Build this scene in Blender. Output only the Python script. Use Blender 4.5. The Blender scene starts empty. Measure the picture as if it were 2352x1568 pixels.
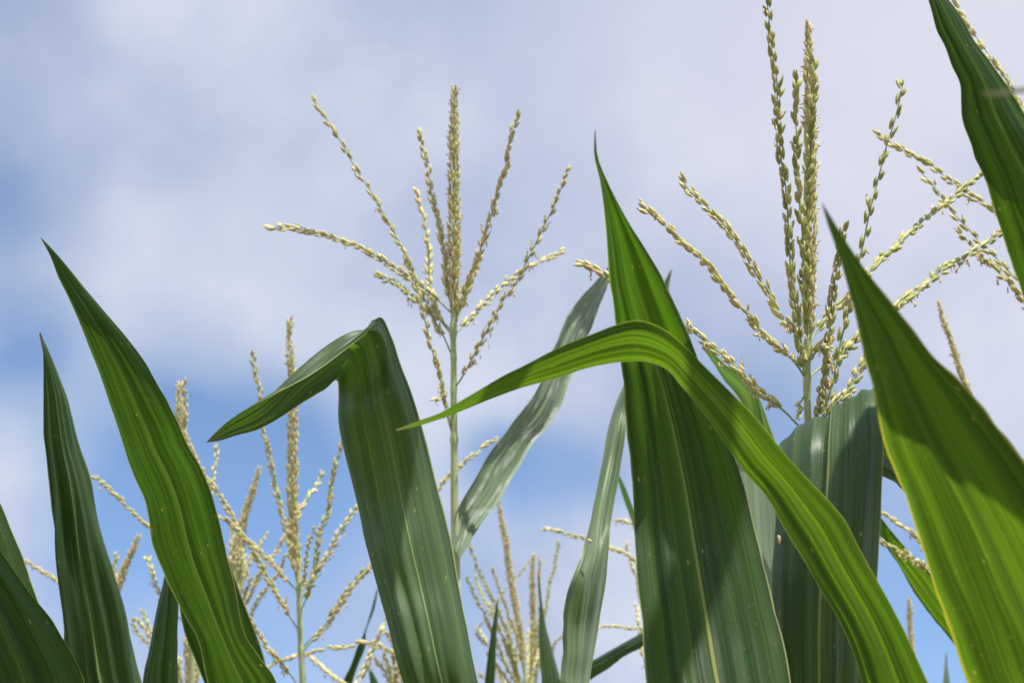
import bpy, math, random
import numpy as np
from mathutils import Vector

# ------------------------------------------------------------------ camera, sky, sun, exposure
SC = bpy.context.scene
COL = SC.collection
CAM_Z, PITCH, LENS = 1.35, math.radians(22), 70.0
FPX = LENS / 36 * 2352
C0 = np.array([0, 0, CAM_Z])
FW = np.array([0, math.cos(PITCH), math.sin(PITCH)])
UP = np.array([0, -math.sin(PITCH), math.cos(PITCH)])
RT = np.array([1.0, 0, 0])
cd = bpy.data.cameras.new('camera'); cam = bpy.data.objects.new('camera', cd); COL.objects.link(cam)
cam.location = C0; cam.rotation_euler = (math.pi / 2 + PITCH, 0, 0)
cd.lens = LENS; cd.sensor_width = 36; cd.clip_start = 0.05; cd.clip_end = 3000
cd.dof.use_dof = True; cd.dof.focus_distance = 1.6; cd.dof.aperture_fstop = 16
SC.camera = cam
SC.view_settings.view_transform = 'Standard'; SC.view_settings.look = 'None'
SC.view_settings.exposure = 0.24; SC.view_settings.gamma = 1.0

def at(x, y, d):
    return C0 + d * (FW + (x - 1176) / FPX * RT + (784 - y) / FPX * UP)
def direction(x, y):
    v = FW + (x - 1176) / FPX * RT + (784 - y) / FPX * UP
    return v / np.linalg.norm(v)

SUN_EL, SUN_AZ = math.radians(58), math.radians(155)      # azimuth clockwise from +Y
sund = np.array([math.sin(SUN_AZ) * math.cos(SUN_EL), math.cos(SUN_AZ) * math.cos(SUN_EL), math.sin(SUN_EL)])
sl = bpy.data.lights.new('sun', 'SUN'); sl.energy = 4.8; sl.angle = math.radians(0.5); sl.color = (1, .955, .87)
so = bpy.data.objects.new('sun', sl); COL.objects.link(so); so.location = (5, 0, 10)
so.rotation_euler = Vector(sund).to_track_quat('Z', 'Y').to_euler()

W = bpy.data.worlds.new('World'); SC.world = W; W.use_nodes = True
class NT:
    def __init__(s, tree): s.t = tree; s.n = tree.nodes; s.l = tree.links
    def new(s, typ, **kw):
        nd = s.n.new(typ)
        for k, v in kw.items():
            if k == 'ins':
                for kk, vv in v.items():
                    sock = nd.inputs[kk]
                    if isinstance(vv, bpy.types.NodeSocket): s.l.new(vv, sock)
                    else: sock.default_value = vv
            else: setattr(nd, k, v)
        return nd
    def math(s, op, a, b=None, c=None, clamp=False):
        nd = s.new('ShaderNodeMath', operation=op, use_clamp=clamp)
        for i, v in enumerate((a, b, c)):
            if v is None: continue
            if isinstance(v, bpy.types.NodeSocket): s.l.new(v, nd.inputs[i])
            else: nd.inputs[i].default_value = v
        return nd.outputs[0]
    def mix(s, f, a, b, typ='MIX'):
        nd = s.new('ShaderNodeMix', data_type='RGBA', blend_type=typ)
        for i, v in ((0, f), (6, a), (7, b)):
            if isinstance(v, bpy.types.NodeSocket): s.l.new(v, nd.inputs[i])
            else: nd.inputs[i].default_value = v if i == 0 else (*v, 1) if len(v) == 3 else v
        return nd.outputs[2]
    def maprange(s, v, a, b, c=0., d=1., smooth=True):
        nd = s.new('ShaderNodeMapRange', interpolation_type='SMOOTHSTEP' if smooth else 'LINEAR')
        s.l.new(v, nd.inputs[0])
        for i, q in enumerate((a, b, c, d)): nd.inputs[i + 1].default_value = q
        return nd.outputs[0]

t = NT(W.node_tree); t.n.clear()
out = t.new('ShaderNodeOutputWorld')
sky = t.new('ShaderNodeTexSky', sky_type='NISHITA', sun_disc=False, sun_elevation=SUN_EL, sun_rotation=SUN_AZ)
sky.air_density = 1.0; sky.dust_density = 0.0; sky.ozone_density = 3.0; sky.altitude = 1800
blue_bg = t.new('ShaderNodeBackground', ins={'Color': sky.outputs[0], 'Strength': 0.15})
tc = t.new('ShaderNodeTexCoord')
def cloud_noise(scale, detail, seed, rough=.5):
    mp = t.new('ShaderNodeMapping', ins={'Vector': tc.outputs['Generated'], 'Location': (seed, seed * .7, -seed)})
    return t.new('ShaderNodeTexNoise', ins={'Vector': mp.outputs[0], 'Scale': scale, 'Detail': detail, 'Roughness': rough})
wn = cloud_noise(7, 3, 3.1)
wv = t.new('ShaderNodeVectorMath', operation='MULTIPLY_ADD', ins={0: wn.outputs['Color'], 1: (.09, .09, .09), 2: tc.outputs['Generated']})
wsub = t.new('ShaderNodeVectorMath', operation='SUBTRACT', ins={0: wv.outputs[0], 1: (.045, .045, .045)})
# gaps of open blue between the clouds: direction, angular radius, amount
gaps = [((-40, 500), 0.075, .75), ((-40, 860), .06, .95), ((50, 110), .06, .30), ((180, 1000), .05, .35), ((430, 1110), .10, 1.5), ((640, 1150), .08, 1.2), ((250, 1250), .06, .8),
        ((1130, 1090), .055, 1.0), ((1290, 1100), .05, .7), ((1720, 960), .09, .75), ((2150, 1450), .10, 1.5), ((2300, 1500), .09, 1.4), ((1950, 1200), .09, .8),
        ((600, 1560), .07, .8), ((960, 1400), .05, .4), ((560, 380), .10, .22), ((980, 520), .07, .22)]
acc = None
for (gx, gy), rad, amt in gaps:
    dn = direction(gx, gy)
    ds = t.new('ShaderNodeVectorMath', operation='DISTANCE', ins={0: wsub.outputs[0], 1: tuple(dn)})
    g = t.maprange(ds.outputs['Value'], 0.0, rad, amt, 0.0)
    inv = t.math('SUBTRACT', 1.0, g, clamp=True)
    acc = inv if acc is None else t.math('MULTIPLY', acc, inv)
n1 = cloud_noise(11, 6, 1.7, .55)
n2 = cloud_noise(6.5, 5, 8.2)
cover = t.math('MULTIPLY_ADD', n1.outputs['Fac'], .55, -.29)
cover = t.math('ADD', acc, cover, clamp=True)
cover = t.math('MULTIPLY', cover, .93)
tone = t.maprange(n2.outputs['Fac'], .35, .65)
ccol = t.mix(tone, (.41, .475, .64), (.615, .65, .745))
# brighter cloud deck towards the sun side
db = t.new('ShaderNodeVectorMath', operation='DISTANCE', ins={0: tc.outputs['Generated'], 1: tuple(direction(2300, -50))})
ccol = t.mix(t.maprange(db.outputs['Value'], .02, .36, .85, 0), ccol, (.68, .67, .755))
cl_bg = t.new('ShaderNodeBackground', ins={'Color': ccol, 'Strength': 1.0})
ms = t.new('ShaderNodeMixShader', ins={0: cover, 1: blue_bg.outputs[0], 2: cl_bg.outputs[0]})
t.l.new(ms.outputs[0], out.inputs[0])

# ------------------------------------------------------------------ materials
def new_mat(name):
    m = bpy.data.materials.new(name); m.use_nodes = True
    tt = NT(m.node_tree); tt.n.clear()
    return m, tt, tt.new('ShaderNodeOutputMaterial')

def leaf_mat(name, base, base2, trans, tfac=.4, rough=.4, spec=.5, rib=(.30, .36, .12), ribw=.016, bump=.32, seed=0., sheen=.0, blotch=0., ribfade=.32, edge0=.486, edgec=(.42, .46, .22), edget=(.5, .5, .16)):
    m, t, out = new_mat(name)
    uv = t.new('ShaderNodeUVMap'); uv.uv_map = 'UVMap'
    sp = t.new('ShaderNodeSeparateXYZ', ins={0: uv.outputs[0]})
    u, v = sp.outputs[0], sp.outputs[1]
    def stripes(su, sv, det, off):
        mp = t.new('ShaderNodeMapping', ins={'Vector': uv.outputs[0], 'Scale': (su, sv, 1), 'Location': (seed + off, off, 0)})
        return t.new('ShaderNodeTexNoise', ins={'Vector': mp.outputs[0], 'Scale': 1.0, 'Detail': det, 'Roughness': .55}).outputs['Fac']
    broad = stripes(9, 1.6, 3, 0.)
    fine = stripes(75, 3.5, 3, 5.)
    vein = t.math('SINE', t.math('MULTIPLY', u, 2 * math.pi * 26))
    veinp = t.math('POWER', t.math('MULTIPLY_ADD', vein, .5, .5), 3.0)
    cfac = t.maprange(broad, .36, .62)
    col = t.mix(cfac, base, base2)
    k = t.math('MULTIPLY_ADD', fine, .5, .74)
    k = t.math('MULTIPLY_ADD', veinp, .10, k)
    lines = t.math('POWER', t.math('MULTIPLY_ADD', t.math('SINE', t.math('MULTIPLY_ADD', u, 2 * math.pi * 17, t.math('MULTIPLY', broad, 1.2))), .5, .5), 16.0)
    k = t.math('MULTIPLY_ADD', t.math('MULTIPLY', lines, t.maprange(fine, .35, .6)), .38, k)
    kk = t.new('ShaderNodeCombineColor', ins={0: k, 1: k, 2: k})
    col = t.mix(1.0, col, kk.outputs[0], 'MULTIPLY')
    tcol = t.mix(1.0, t.mix(cfac, tuple(c * .42 for c in trans), trans), kk.outputs[0], 'MULTIPLY')  # dark stripes: uneven thickness and pleat shade put into the transmitted colour
    dist = t.math('ABSOLUTE', t.math('SUBTRACT', u, .5))
    ribm = t.math('MULTIPLY', t.maprange(dist, ribw * .4, ribw * 1.1, 1., 0.), t.maprange(v, .02, ribfade, .12, 1.))
    edge = t.maprange(dist, edge0, .497, 0., .85)
    col = t.mix(t.math('MULTIPLY', ribm, .7), col, rib)
    tcol = t.mix(t.math('MULTIPLY', ribm, .55), tcol, tuple(c * .55 for c in rib))
    col = t.mix(edge, col, edgec); tcol = t.mix(edge, tcol, edget)
    tipm = t.math('MULTIPLY', t.maprange(t.math('MULTIPLY_ADD', broad, .02, v), .006, .028, 1., 0.), .8)
    col = t.mix(tipm, col, (.30, .23, .10)); tcol = t.mix(tipm, tcol, (.28, .2, .06))
    # rusty nicks along the margins
    en = stripes(3, 34, 3, 9.)
    em = t.math('MULTIPLY', t.maprange(en, .60, .68), t.maprange(dist, .455, .49))
    col = t.mix(t.math('MULTIPLY', em, .7), col, (.34, .27, .07)); tcol = t.mix(t.math('MULTIPLY', em, .7), tcol, (.4, .3, .04))
    # dust and pollen
    dn = t.new('ShaderNodeTexNoise', ins={'Vector': uv.outputs[0], 'Scale': 900., 'Detail': 2.}).outputs['Fac']
    col = t.mix(t.maprange(dn, .66, .76, 0., .35), col, (.40, .42, .26))
    # small pale flecks and leaf spots
    mp = t.new('ShaderNodeMapping', ins={'Vector': uv.outputs[0], 'Scale': (16, 85, 1), 'Location': (seed, 3, 0)})
    vo = t.new('ShaderNodeTexVoronoi', ins={'Vector': mp.outputs[0], 'Scale': 1.0, 'Randomness': 1.0})
    cs = t.new('ShaderNodeSeparateColor', ins={0: vo.outputs['Color']})
    rare = t.maprange(cs.outputs[0], .90, .93)
    spot = t.math('MULTIPLY', t.maprange(vo.outputs['Distance'], .10, .22, 1., 0.), rare)
    col = t.mix(t.math('MULTIPLY', spot, .75), col, (.36, .36, .10)); tcol = t.mix(t.math('MULTIPLY', spot, .7), tcol, (.45, .42, .06))
    mp3 = t.new('ShaderNodeMapping', ins={'Vector': uv.outputs[0], 'Scale': (34, 230, 1), 'Location': (seed, 7, 0)})
    vo2 = t.new('ShaderNodeTexVoronoi', ins={'Vector': mp3.outputs[0], 'Scale': 1.0})
    cs2 = t.new('ShaderNodeSeparateColor', ins={0: vo2.outputs['Color']})
    sp2 = t.math('MULTIPLY', t.maprange(vo2.outputs['Distance'], .12, .3, 1., 0.), t.maprange(cs2.outputs[1], .84, .9))
    col = t.mix(t.math('MULTIPLY', sp2, .2), col, (.30, .34, .14)); tcol = t.mix(t.math('MULTIPLY', sp2, .35), tcol, (.35, .42, .05))
    if blotch:
        mp2 = t.new('ShaderNodeMapping', ins={'Vector': uv.outputs[0], 'Scale': (4, 26, 1), 'Location': (seed, 1, 0)})
        b = t.new('ShaderNodeTexNoise', ins={'Vector': mp2.outputs[0], 'Scale': 1.0, 'Detail': 3.}).outputs['Fac']
        bm = t.math('MULTIPLY', t.maprange(b, .5, .66), blotch)
        col = t.mix(bm, col, (.50, .54, .46))
    h = t.math('MULTIPLY_ADD', veinp, .35, t.math('MULTIPLY', fine, 1.1))
    h = t.math('MULTIPLY_ADD', broad, 5.0, h)
    h = t.math('MULTIPLY_ADD', ribm, 1.0, h)
    gr = t.new('ShaderNodeTexNoise', ins={'Vector': t.new('ShaderNodeMapping', ins={'Vector': uv.outputs[0], 'Scale': (14, 170, 1)}).outputs[0], 'Scale': 1.0, 'Detail': 3.}).outputs['Fac']
    h = t.math('MULTIPLY_ADD', gr, .25, h)
    bp = t.new('ShaderNodeBump', ins={'Strength': bump, 'Distance': .0008, 'Height': h})
    rr = t.math('MULTIPLY_ADD', fine, .22, rough - .1)
    p = t.new('ShaderNodeBsdfPrincipled', ins={'Base Color': col, 'Roughness': rr, 'Specular IOR Level': spec, 'Normal': bp.outputs[0], 'Sheen Weight': sheen, 'Sheen Roughness': .5, 'Sheen Tint': (.8, .95, .85, 1)})
    tr = t.new('ShaderNodeBsdfTranslucent', ins={'Color': tcol, 'Normal': bp.outputs[0]})
    mx = t.new('ShaderNodeMixShader', ins={0: tfac, 1: p.outputs[0], 2: tr.outputs[0]})
    t.l.new(mx.outputs[0], out.inputs[0])
    return m

LM = {
 'deep':   leaf_mat('leaf_deep_green', (.022, .060, .022), (.036, .085, .030), (.088, .215, .008), .38, .42, .45, seed=1.),
 'deep2':  leaf_mat('leaf_broad_green', (.024, .054, .018), (.037, .078, .024), (.12, .28, .008), .38, .42, .32, rib=(.46, .52, .15), ribw=.015, seed=4., ribfade=.42),
 'bright': leaf_mat('leaf_bright_green', (.05, .125, .022), (.075, .165, .03), (.18, .36, .010), .46, .42, .4, rib=(.34, .42, .12), ribw=.014, seed=7.),
 'near':   leaf_mat('leaf_yellow_green', (.04, .10, .018), (.06, .13, .02), (.135, .27, .010), .50, .5, .35, rib=(.10, .15, .05), ribw=.012, seed=12., edge0=.470, edgec=(.40, .42, .06), edget=(.62, .58, .04)),
 'pale':   leaf_mat('leaf_greyish_green', (.15, .21, .125), (.22, .28, .175), (.18, .38, .04), .32, .40, .50, rib=(.36, .42, .24), ribw=.014, seed=15., sheen=.15),
 'blotched': leaf_mat('leaf_blotched_green', (.145, .21, .12), (.20, .265, .155), (.13, .25, .05), .22, .45, .5, rib=(.32, .38, .22), ribw=.014, seed=21., sheen=.15, blotch=.8),  # pale green with whitish blotches scattered at random
 'snapped': leaf_mat('leaf_snapped_green', (.046, .095, .036), (.095, .150, .070), (.15, .33, .012), .33, .40, .4, rib=(.36, .44, .15), ribw=.012, seed=33.),
 'dusky':  leaf_mat('leaf_bluish_green', (.040, .085, .034), (.085, .140, .062), (.08, .20, .012), .30, .40, .42, rib=(.42, .50, .16), ribw=.015, seed=27.),
}

def attr_mat(name, stops, rough, tfac, tcol, striate=0., bump=0.):
    """colour picked per spikelet from the stored random value"""
    m, t, out = new_mat(name)
    a = t.new('ShaderNodeAttribute', attribute_name='tint')
    r = t.new('ShaderNodeValToRGB', ins={0: a.outputs['Fac']})
    el = r.color_ramp.elements
    while len(el) < len(stops): el.new(.5)
    for e, (p, c) in zip(el, stops): e.position = p; e.color = (*c, 1)
    col = r.outputs[0]
    tco = t.new('ShaderNodeTexCoord')
    nz = t.new('ShaderNodeTexNoise', ins={'Vector': tco.outputs['Object'], 'Scale': 420., 'Detail': 3.})
    k = t.math('MULTIPLY_ADD', nz.outputs['Fac'], 1.2, .45)
    kk = t.new('ShaderNodeCombineColor', ins={0: k, 1: k, 2: k})
    col = t.mix(1.0, col, kk.outputs[0], 'MULTIPLY')
    p = t.new('ShaderNodeBsdfPrincipled', ins={'Base Color': col, 'Roughness': rough, 'Specular IOR Level': .35})
    tr = t.new('ShaderNodeBsdfTranslucent', ins={'Color': tcol + (1,)})
    mx = t.new('ShaderNodeMixShader', ins={0: tfac, 1: p.outputs[0], 2: tr.outputs[0]})
    t.l.new(mx.outputs[0], out.inputs[0])
    return m

M_SPK = attr_mat('spikelet_husk', [(0, (.60, .64, .26)), (.3, (.78, .75, .36)), (.75, (.90, .81, .48)), (1, (.74, .56, .36))], .45, .25, (.85, .76, .36))
M_SPKG = attr_mat('green_spikelet_husk', [(0, (.40, .44, .15)), (.4, (.57, .59, .22)), (.75, (.78, .73, .34)), (1, (.70, .55, .32))], .45, .25, (.68, .66, .22))
M_ANT = attr_mat('anther', [(0, (.66, .60, .30)), (.5, (.84, .70, .42)), (1, (.70, .50, .33))], .6, .25, (.6, .45, .2))
M_RAC = attr_mat('tassel_stem', [(0, (.30, .42, .15)), (1, (.42, .52, .20))], .4, .15, (.3, .5, .15))

def stalk_mat():
    m, t, out = new_mat('stalk_green')
    tco = t.new('ShaderNodeTexCoord')
    mp = t.new('ShaderNodeMapping', ins={'Vector': tco.outputs['Object'], 'Scale': (700, 700, 6)})
    n = t.new('ShaderNodeTexNoise', ins={'Vector': mp.outputs[0], 'Scale': 1., 'Detail': 2.})
    n2 = t.new('ShaderNodeTexNoise', ins={'Vector': tco.outputs['Object'], 'Scale': 30., 'Detail': 2.})
    col = t.mix(t.maprange(n.outputs['Fac'], .3, .7), (.48, .58, .25), (.66, .72, .38))
    col = t.mix(t.maprange(n2.outputs['Fac'], .3, .75, 0, .4), col, (.36, .42, .26))
    bp = t.new('ShaderNodeBump', ins={'Strength': .12, 'Distance': .0004, 'Height': n.outputs['Fac']})
    p = t.new('ShaderNodeBsdfPrincipled', ins={'Base Color': col, 'Roughness': .42, 'Normal': bp.outputs[0]})
    t.l.new(p.outputs[0], out.inputs[0]); return m
M_STALK = stalk_mat()

def soil_mat():
    m, t, out = new_mat('field_soil')
    tco = t.new('ShaderNodeTexCoord')
    n = t.new('ShaderNodeTexNoise', ins={'Vector': tco.outputs['Object'], 'Scale': 6., 'Detail': 8.})
    col = t.mix(n.outputs['Fac'], (.05, .035, .022), (.16, .12, .08))
    bp = t.new('ShaderNodeBump', ins={'Strength': .8, 'Distance': .03, 'Height': n.outputs['Fac']})
    p = t.new('ShaderNodeBsdfPrincipled', ins={'Base Color': col, 'Roughness': .95, 'Normal': bp.outputs[0]})
    t.l.new(p.outputs[0], out.inputs[0]); return m
M_SOIL = soil_mat()

# ------------------------------------------------------------------ mesh helpers
def mesh_obj(name, V, F, mats, parent, origin, midx=None, tint=None, uvs=None, smooth=True):
    me = bpy.data.meshes.new(name)
    V = np.asarray(V, float) - origin
    me.from_pydata(V.tolist(), [], [list(map(int, f)) for f in F])
    for m in mats: me.materials.append(m)
    if midx is not None: me.polygons.foreach_set('material_index', np.asarray(midx, dtype=np.int32))
    if smooth: me.polygons.foreach_set('use_smooth', [True] * len(me.polygons))
    if tint is not None:
        a = me.attributes.new('tint', 'FLOAT', 'POINT'); a.data.foreach_set('value', np.asarray(tint, dtype=np.float32))
    if uvs is not None:
        ul = me.uv_layers.new(name='UVMap')
        li = np.zeros(len(me.loops), dtype=np.int32); me.loops.foreach_get('vertex_index', li)
        ul.data.foreach_set('uv', np.asarray(uvs, dtype=np.float32)[li].ravel())
    me.update()
    o = bpy.data.objects.new(name, me); COL.objects.link(o); o.parent = parent
    return o

def catmull(P, n):
    """P (k,dim): centripetal-ish smooth resample by arc length to n points"""
    P = np.asarray(P, float)
    if len(P) == 2: return P[0] + np.linspace(0, 1, n)[:, None] * (P[1] - P[0])
    Q = np.vstack([2 * P[0] - P[1], P, 2 * P[-1] - P[-2]])
    res = []
    for i in range(1, len(Q) - 2):
        p0, p1, p2, p3 = Q[i - 1], Q[i], Q[i + 1], Q[i + 2]
        d0, d1, d2 = [max(np.linalg.norm(b - a), 1e-9) ** .5 for a, b in ((p0, p1), (p1, p2), (p2, p3))]
        m1 = (p2 - p1) + d1 * ((p1 - p0) / d0 - (p2 - p0) / (d0 + d1))
        m2 = (p2 - p1) + d1 * ((p3 - p2) / d2 - (p3 - p1) / (d1 + d2))
        tt = np.linspace(0, 1, 16, endpoint=False)[:, None]
        res.append((2*tt**3 - 3*tt**2 + 1) * p1 + (tt**3 - 2*tt**2 + tt) * m1 + (-2*tt**3 + 3*tt**2) * p2 + (tt**3 - tt**2) * m2)
    res = np.vstack(res + [P[-1:]])
    s = np.r_[0, np.cumsum(np.linalg.norm(np.diff(res, axis=0), axis=1))]
    g = np.linspace(0, s[-1], n)
    return np.stack([np.interp(g, s, res[:, k]) for k in range(res.shape[1])], 1)

def prof(v, pts):
    if isinstance(pts, (int, float)): return np.full_like(v, pts, dtype=float)
    a = np.array(pts, float); return np.interp(v, a[:, 0], a[:, 1])

def rows_from_edges(L, R, dL, dR, camber=0., mid=None, n=26):
    """L, R: pixel outlines from tip to base; dL/dR: depths along them; returns (n,3,3) world rows"""
    l = catmull(L, n); r = catmull(R, n); v = np.linspace(0, 1, n)
    DL, DR, CB = prof(v, dL), prof(v, dR), prof(v, camber)
    if mid is not None: mm = catmull(mid, n)
    rows = []
    for i in range(n):
        a = at(*l[i], DL[i]); b = at(*r[i], DR[i])
        if mid is not None: m = at(*mm[i], (DL[i] + DR[i]) / 2 - CB[i])
        else: m = (a + b) / 2 - CB[i] * FW
        rows.append((a, m, b))
    return np.array(rows)

def rows_px(rows):
    return np.array([[at(*r[0:3]), at(*r[3:6]), at(*r[6:9])] for r in rows])

def smooth_noise(rng, n, k):
    c = rng.uniform(-1, 1, k + 3); x = np.linspace(0, k, n); i = x.astype(int); f = x - i; f = f * f * (3 - 2 * f)
    return c[i] * (1 - f) + c[i + 1] * f

def build_leaf(plant, rows, mat, seed=0, ripple=.0014, wave=.002, nu=30, attach=None, label=None, name='leaf', jag=.0006):
    rows = np.asarray(rows, float)
    if attach is not None:
        S = np.asarray(attach, float); last = rows[-1]; prev = rows[-2]
        c = last.mean(0); dirv = c - prev.mean(0); dirv /= np.linalg.norm(dirv)
        w = last - c; dist = np.linalg.norm(S - c)
        p1 = c + dirv * dist * .35; p2 = c * .25 + S * .75 + dirv * dist * .05
        ad = (w[2] - w[0]); ad /= np.linalg.norm(ad)
        ww = np.linalg.norm(last[2] - last[0])
        rows = np.concatenate([rows, [p1 + w * .85, p2 + w * min(.6, .05 / ww), np.array([S - ad * .014, S + w[1] / (np.linalg.norm(w[1]) + 1e-6) * .004, S + ad * .014])]])
    k = len(rows)
    nv = 150
    flat = catmull(rows.reshape(k, 9), nv).reshape(nv, 3, 3)
    L, M, R = flat[:, 0], flat[:, 1], flat[:, 2]
    u = np.linspace(0, 1, nu + 1)
    a = (1 - u) * (1 - 2 * u); b = 4 * u * (1 - u); c = u * (2 * u - 1)
    # M is the surface point at mid width
    P = L[:, None] * a[None, :, None] + M[:, None] * b[None, :, None] + R[:, None] * c[None, :, None]
    du = np.gradient(P, axis=1); dv = np.gradient(P, axis=0)
    N = np.cross(du, dv); N /= np.linalg.norm(N, axis=2, keepdims=True) + 1e-12
    width = np.linalg.norm(np.diff(P, axis=1), axis=2).sum(1)
    mid = P[:, nu // 2]; s = np.r_[0, np.cumsum(np.linalg.norm(np.diff(mid, axis=0), axis=1))]
    rng = np.random.default_rng(seed + 11)
    wf = np.clip(width / .07, 0, 1)[:, None]
    D = np.zeros((nv, nu + 1))
    for f in (1.7, 2.9, 4.3, 6.1):
        ph = rng.uniform(0, 6.28) + 1.3 * smooth_noise(rng, nv, 5)
        am = ripple * (1.6 / f ** .6) * (0.55 + .8 * np.abs(smooth_noise(rng, nv, 7)))
        D += am[:, None] * np.sin(2 * math.pi * f * u[None, :] + ph[:, None])
    edge = np.abs(2 * u - 1)[None, :] ** 3
    for side in (0, 1):
        sm = smooth_noise(rng, nv, max(4, int(s[-1] / .045)))
        msk = edge * ((u > .5) if side else (u <= .5))[None, :]
        D += wave * sm[:, None] * msk
    # midrib groove
    D -= .0012 * np.exp(-((u - .5) / .035) ** 2)[None, :]
    P = P + N * (D * wf)[:, :, None]
    # slightly uneven margins
    for side, idx in ((0, 0), (1, nu)):
        sm = smooth_noise(rng, nv, max(6, int(s[-1] / .012)))
        P[:, idx] += (P[:, idx] - P[:, idx + (1 if idx == 0 else -1)]) / (np.linalg.norm(P[:, idx] - P[:, idx + (1 if idx == 0 else -1)], axis=1, keepdims=True) + 1e-9) * (sm * jag)[:, None] * wf
    V = P.reshape(-1, 3)
    i = np.arange(nv - 1)[:, None] * (nu + 1) + np.arange(nu)[None, :]
    F = np.stack([i, i + 1, i + nu + 2, i + nu + 1], -1).reshape(-1, 4)
    UV = np.stack([np.broadcast_to(u[None], (nv, nu + 1)), np.broadcast_to(s[:, None], (nv, nu + 1))], -1).reshape(-1, 2)
    o = mesh_obj(name, V, F, [LM[mat]], plant, np.array(plant.location), uvs=UV)
    if label: o['label'] = label
    return o

def tube(V, F, P, Rad, seg=8, cap=True):
    """append a tapered tube along P (n,3)"""
    P = np.asarray(P, float); n = len(P); Rad = np.broadcast_to(Rad, (n,))
    T = np.gradient(P, axis=0); T /= np.linalg.norm(T, axis=1, keepdims=True) + 1e-12
    ref = np.array([0, 1., 0]) if abs(T[0][1]) < .8 else np.array([1., 0, 0])
    o = len(V)
    for k in range(n):
        A = np.cross(T[k], ref); A /= np.linalg.norm(A); B = np.cross(T[k], A)
        for q in range(seg):
            th = 2 * math.pi * q / seg
            V.append(P[k] + Rad[k] * (math.cos(th) * A + math.sin(th) * B))
    for k in range(n - 1):
        for q in range(seg):
            q2 = (q + 1) % seg
            F.append((o + k * seg + q, o + k * seg + q2, o + (k + 1) * seg + q2, o + (k + 1) * seg + q))
    if cap: F.append(tuple(o + (n - 1) * seg + q for q in range(seg)))

# spikelet template: pointed ribbed husk along +Z, unit length
def spikelet_template():
    rings = [(0, .22), (.12, .62), (.32, .98), (.55, 1.0), (.76, .68), (.92, .28), (1.0, .05)]
    seg = 8; V = []; F = []
    for z, r in rings:
        for q in range(seg):
            th = 2 * math.pi * q / seg; rr = r * (1.0 if q % 2 else .84)
            V.append((rr * math.cos(th), rr * .72 * math.sin(th), z))
    for k in range(len(rings) - 1):
        for q in range(seg):
            q2 = (q + 1) % seg; F.append((k * seg + q, k * seg + q2, (k + 1) * seg + q2, (k + 1) * seg + q))
    F.append(tuple(range((len(rings) - 1) * seg, len(rings) * seg)))
    return np.array(V, float), F
SPV, SPF = spikelet_template()

class Floral:
    def __init__(s, rng): s.V = []; s.F = []; s.mi = []; s.t = []; s.rng = rng
    def add_tube(s, P, R, mi, tint, seg=6):
        v0, f0 = len(s.V), len(s.F); tube(s.V, s.F, P, R, seg)
        s.t += [tint] * (len(s.V) - v0); s.mi += [mi] * (len(s.F) - f0)
    def spikelet(s, p, d, out, ln, wd, mi, tint):
        d = d / np.linalg.norm(d); A = np.cross(d, out); A /= np.linalg.norm(A) + 1e-9; B = np.cross(A, d)
        bend = s.rng.uniform(-.02, .10)
        X = SPV
        z = X[:, 2]
        P = p + ln * z[:, None] * d + wd * .5 * (X[:, 0:1] * A + X[:, 1:2] * B) + (ln * bend * (z ** 2))[:, None] * B
        o = len(s.V); s.V += list(P); s.F += [tuple(o + i for i in f) for f in SPF]
        s.mi += [mi] * len(SPF); s.t += [tint] * len(SPV)
    def anther(s, p, d, ln, w, tint):
        d = d / np.linalg.norm(d)
        P = [p, p + d * ln * .06, p + d * ln * .5, p + d * ln * .94, p + d * ln]
        s.add_tube(P, [w * .3, w, w * 1.05, w * .95, w * .3], 2, tint, 5)

def perp(T, rng=None, ang=0):
    ref = np.array([0, 1., 0]) if abs(T[1]) < .8 else np.array([1., 0, 0])
    A = np.cross(T, ref); A /= np.linalg.norm(A); B = np.cross(T, A)
    return math.cos(ang) * A + math.sin(ang) * B

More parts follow.
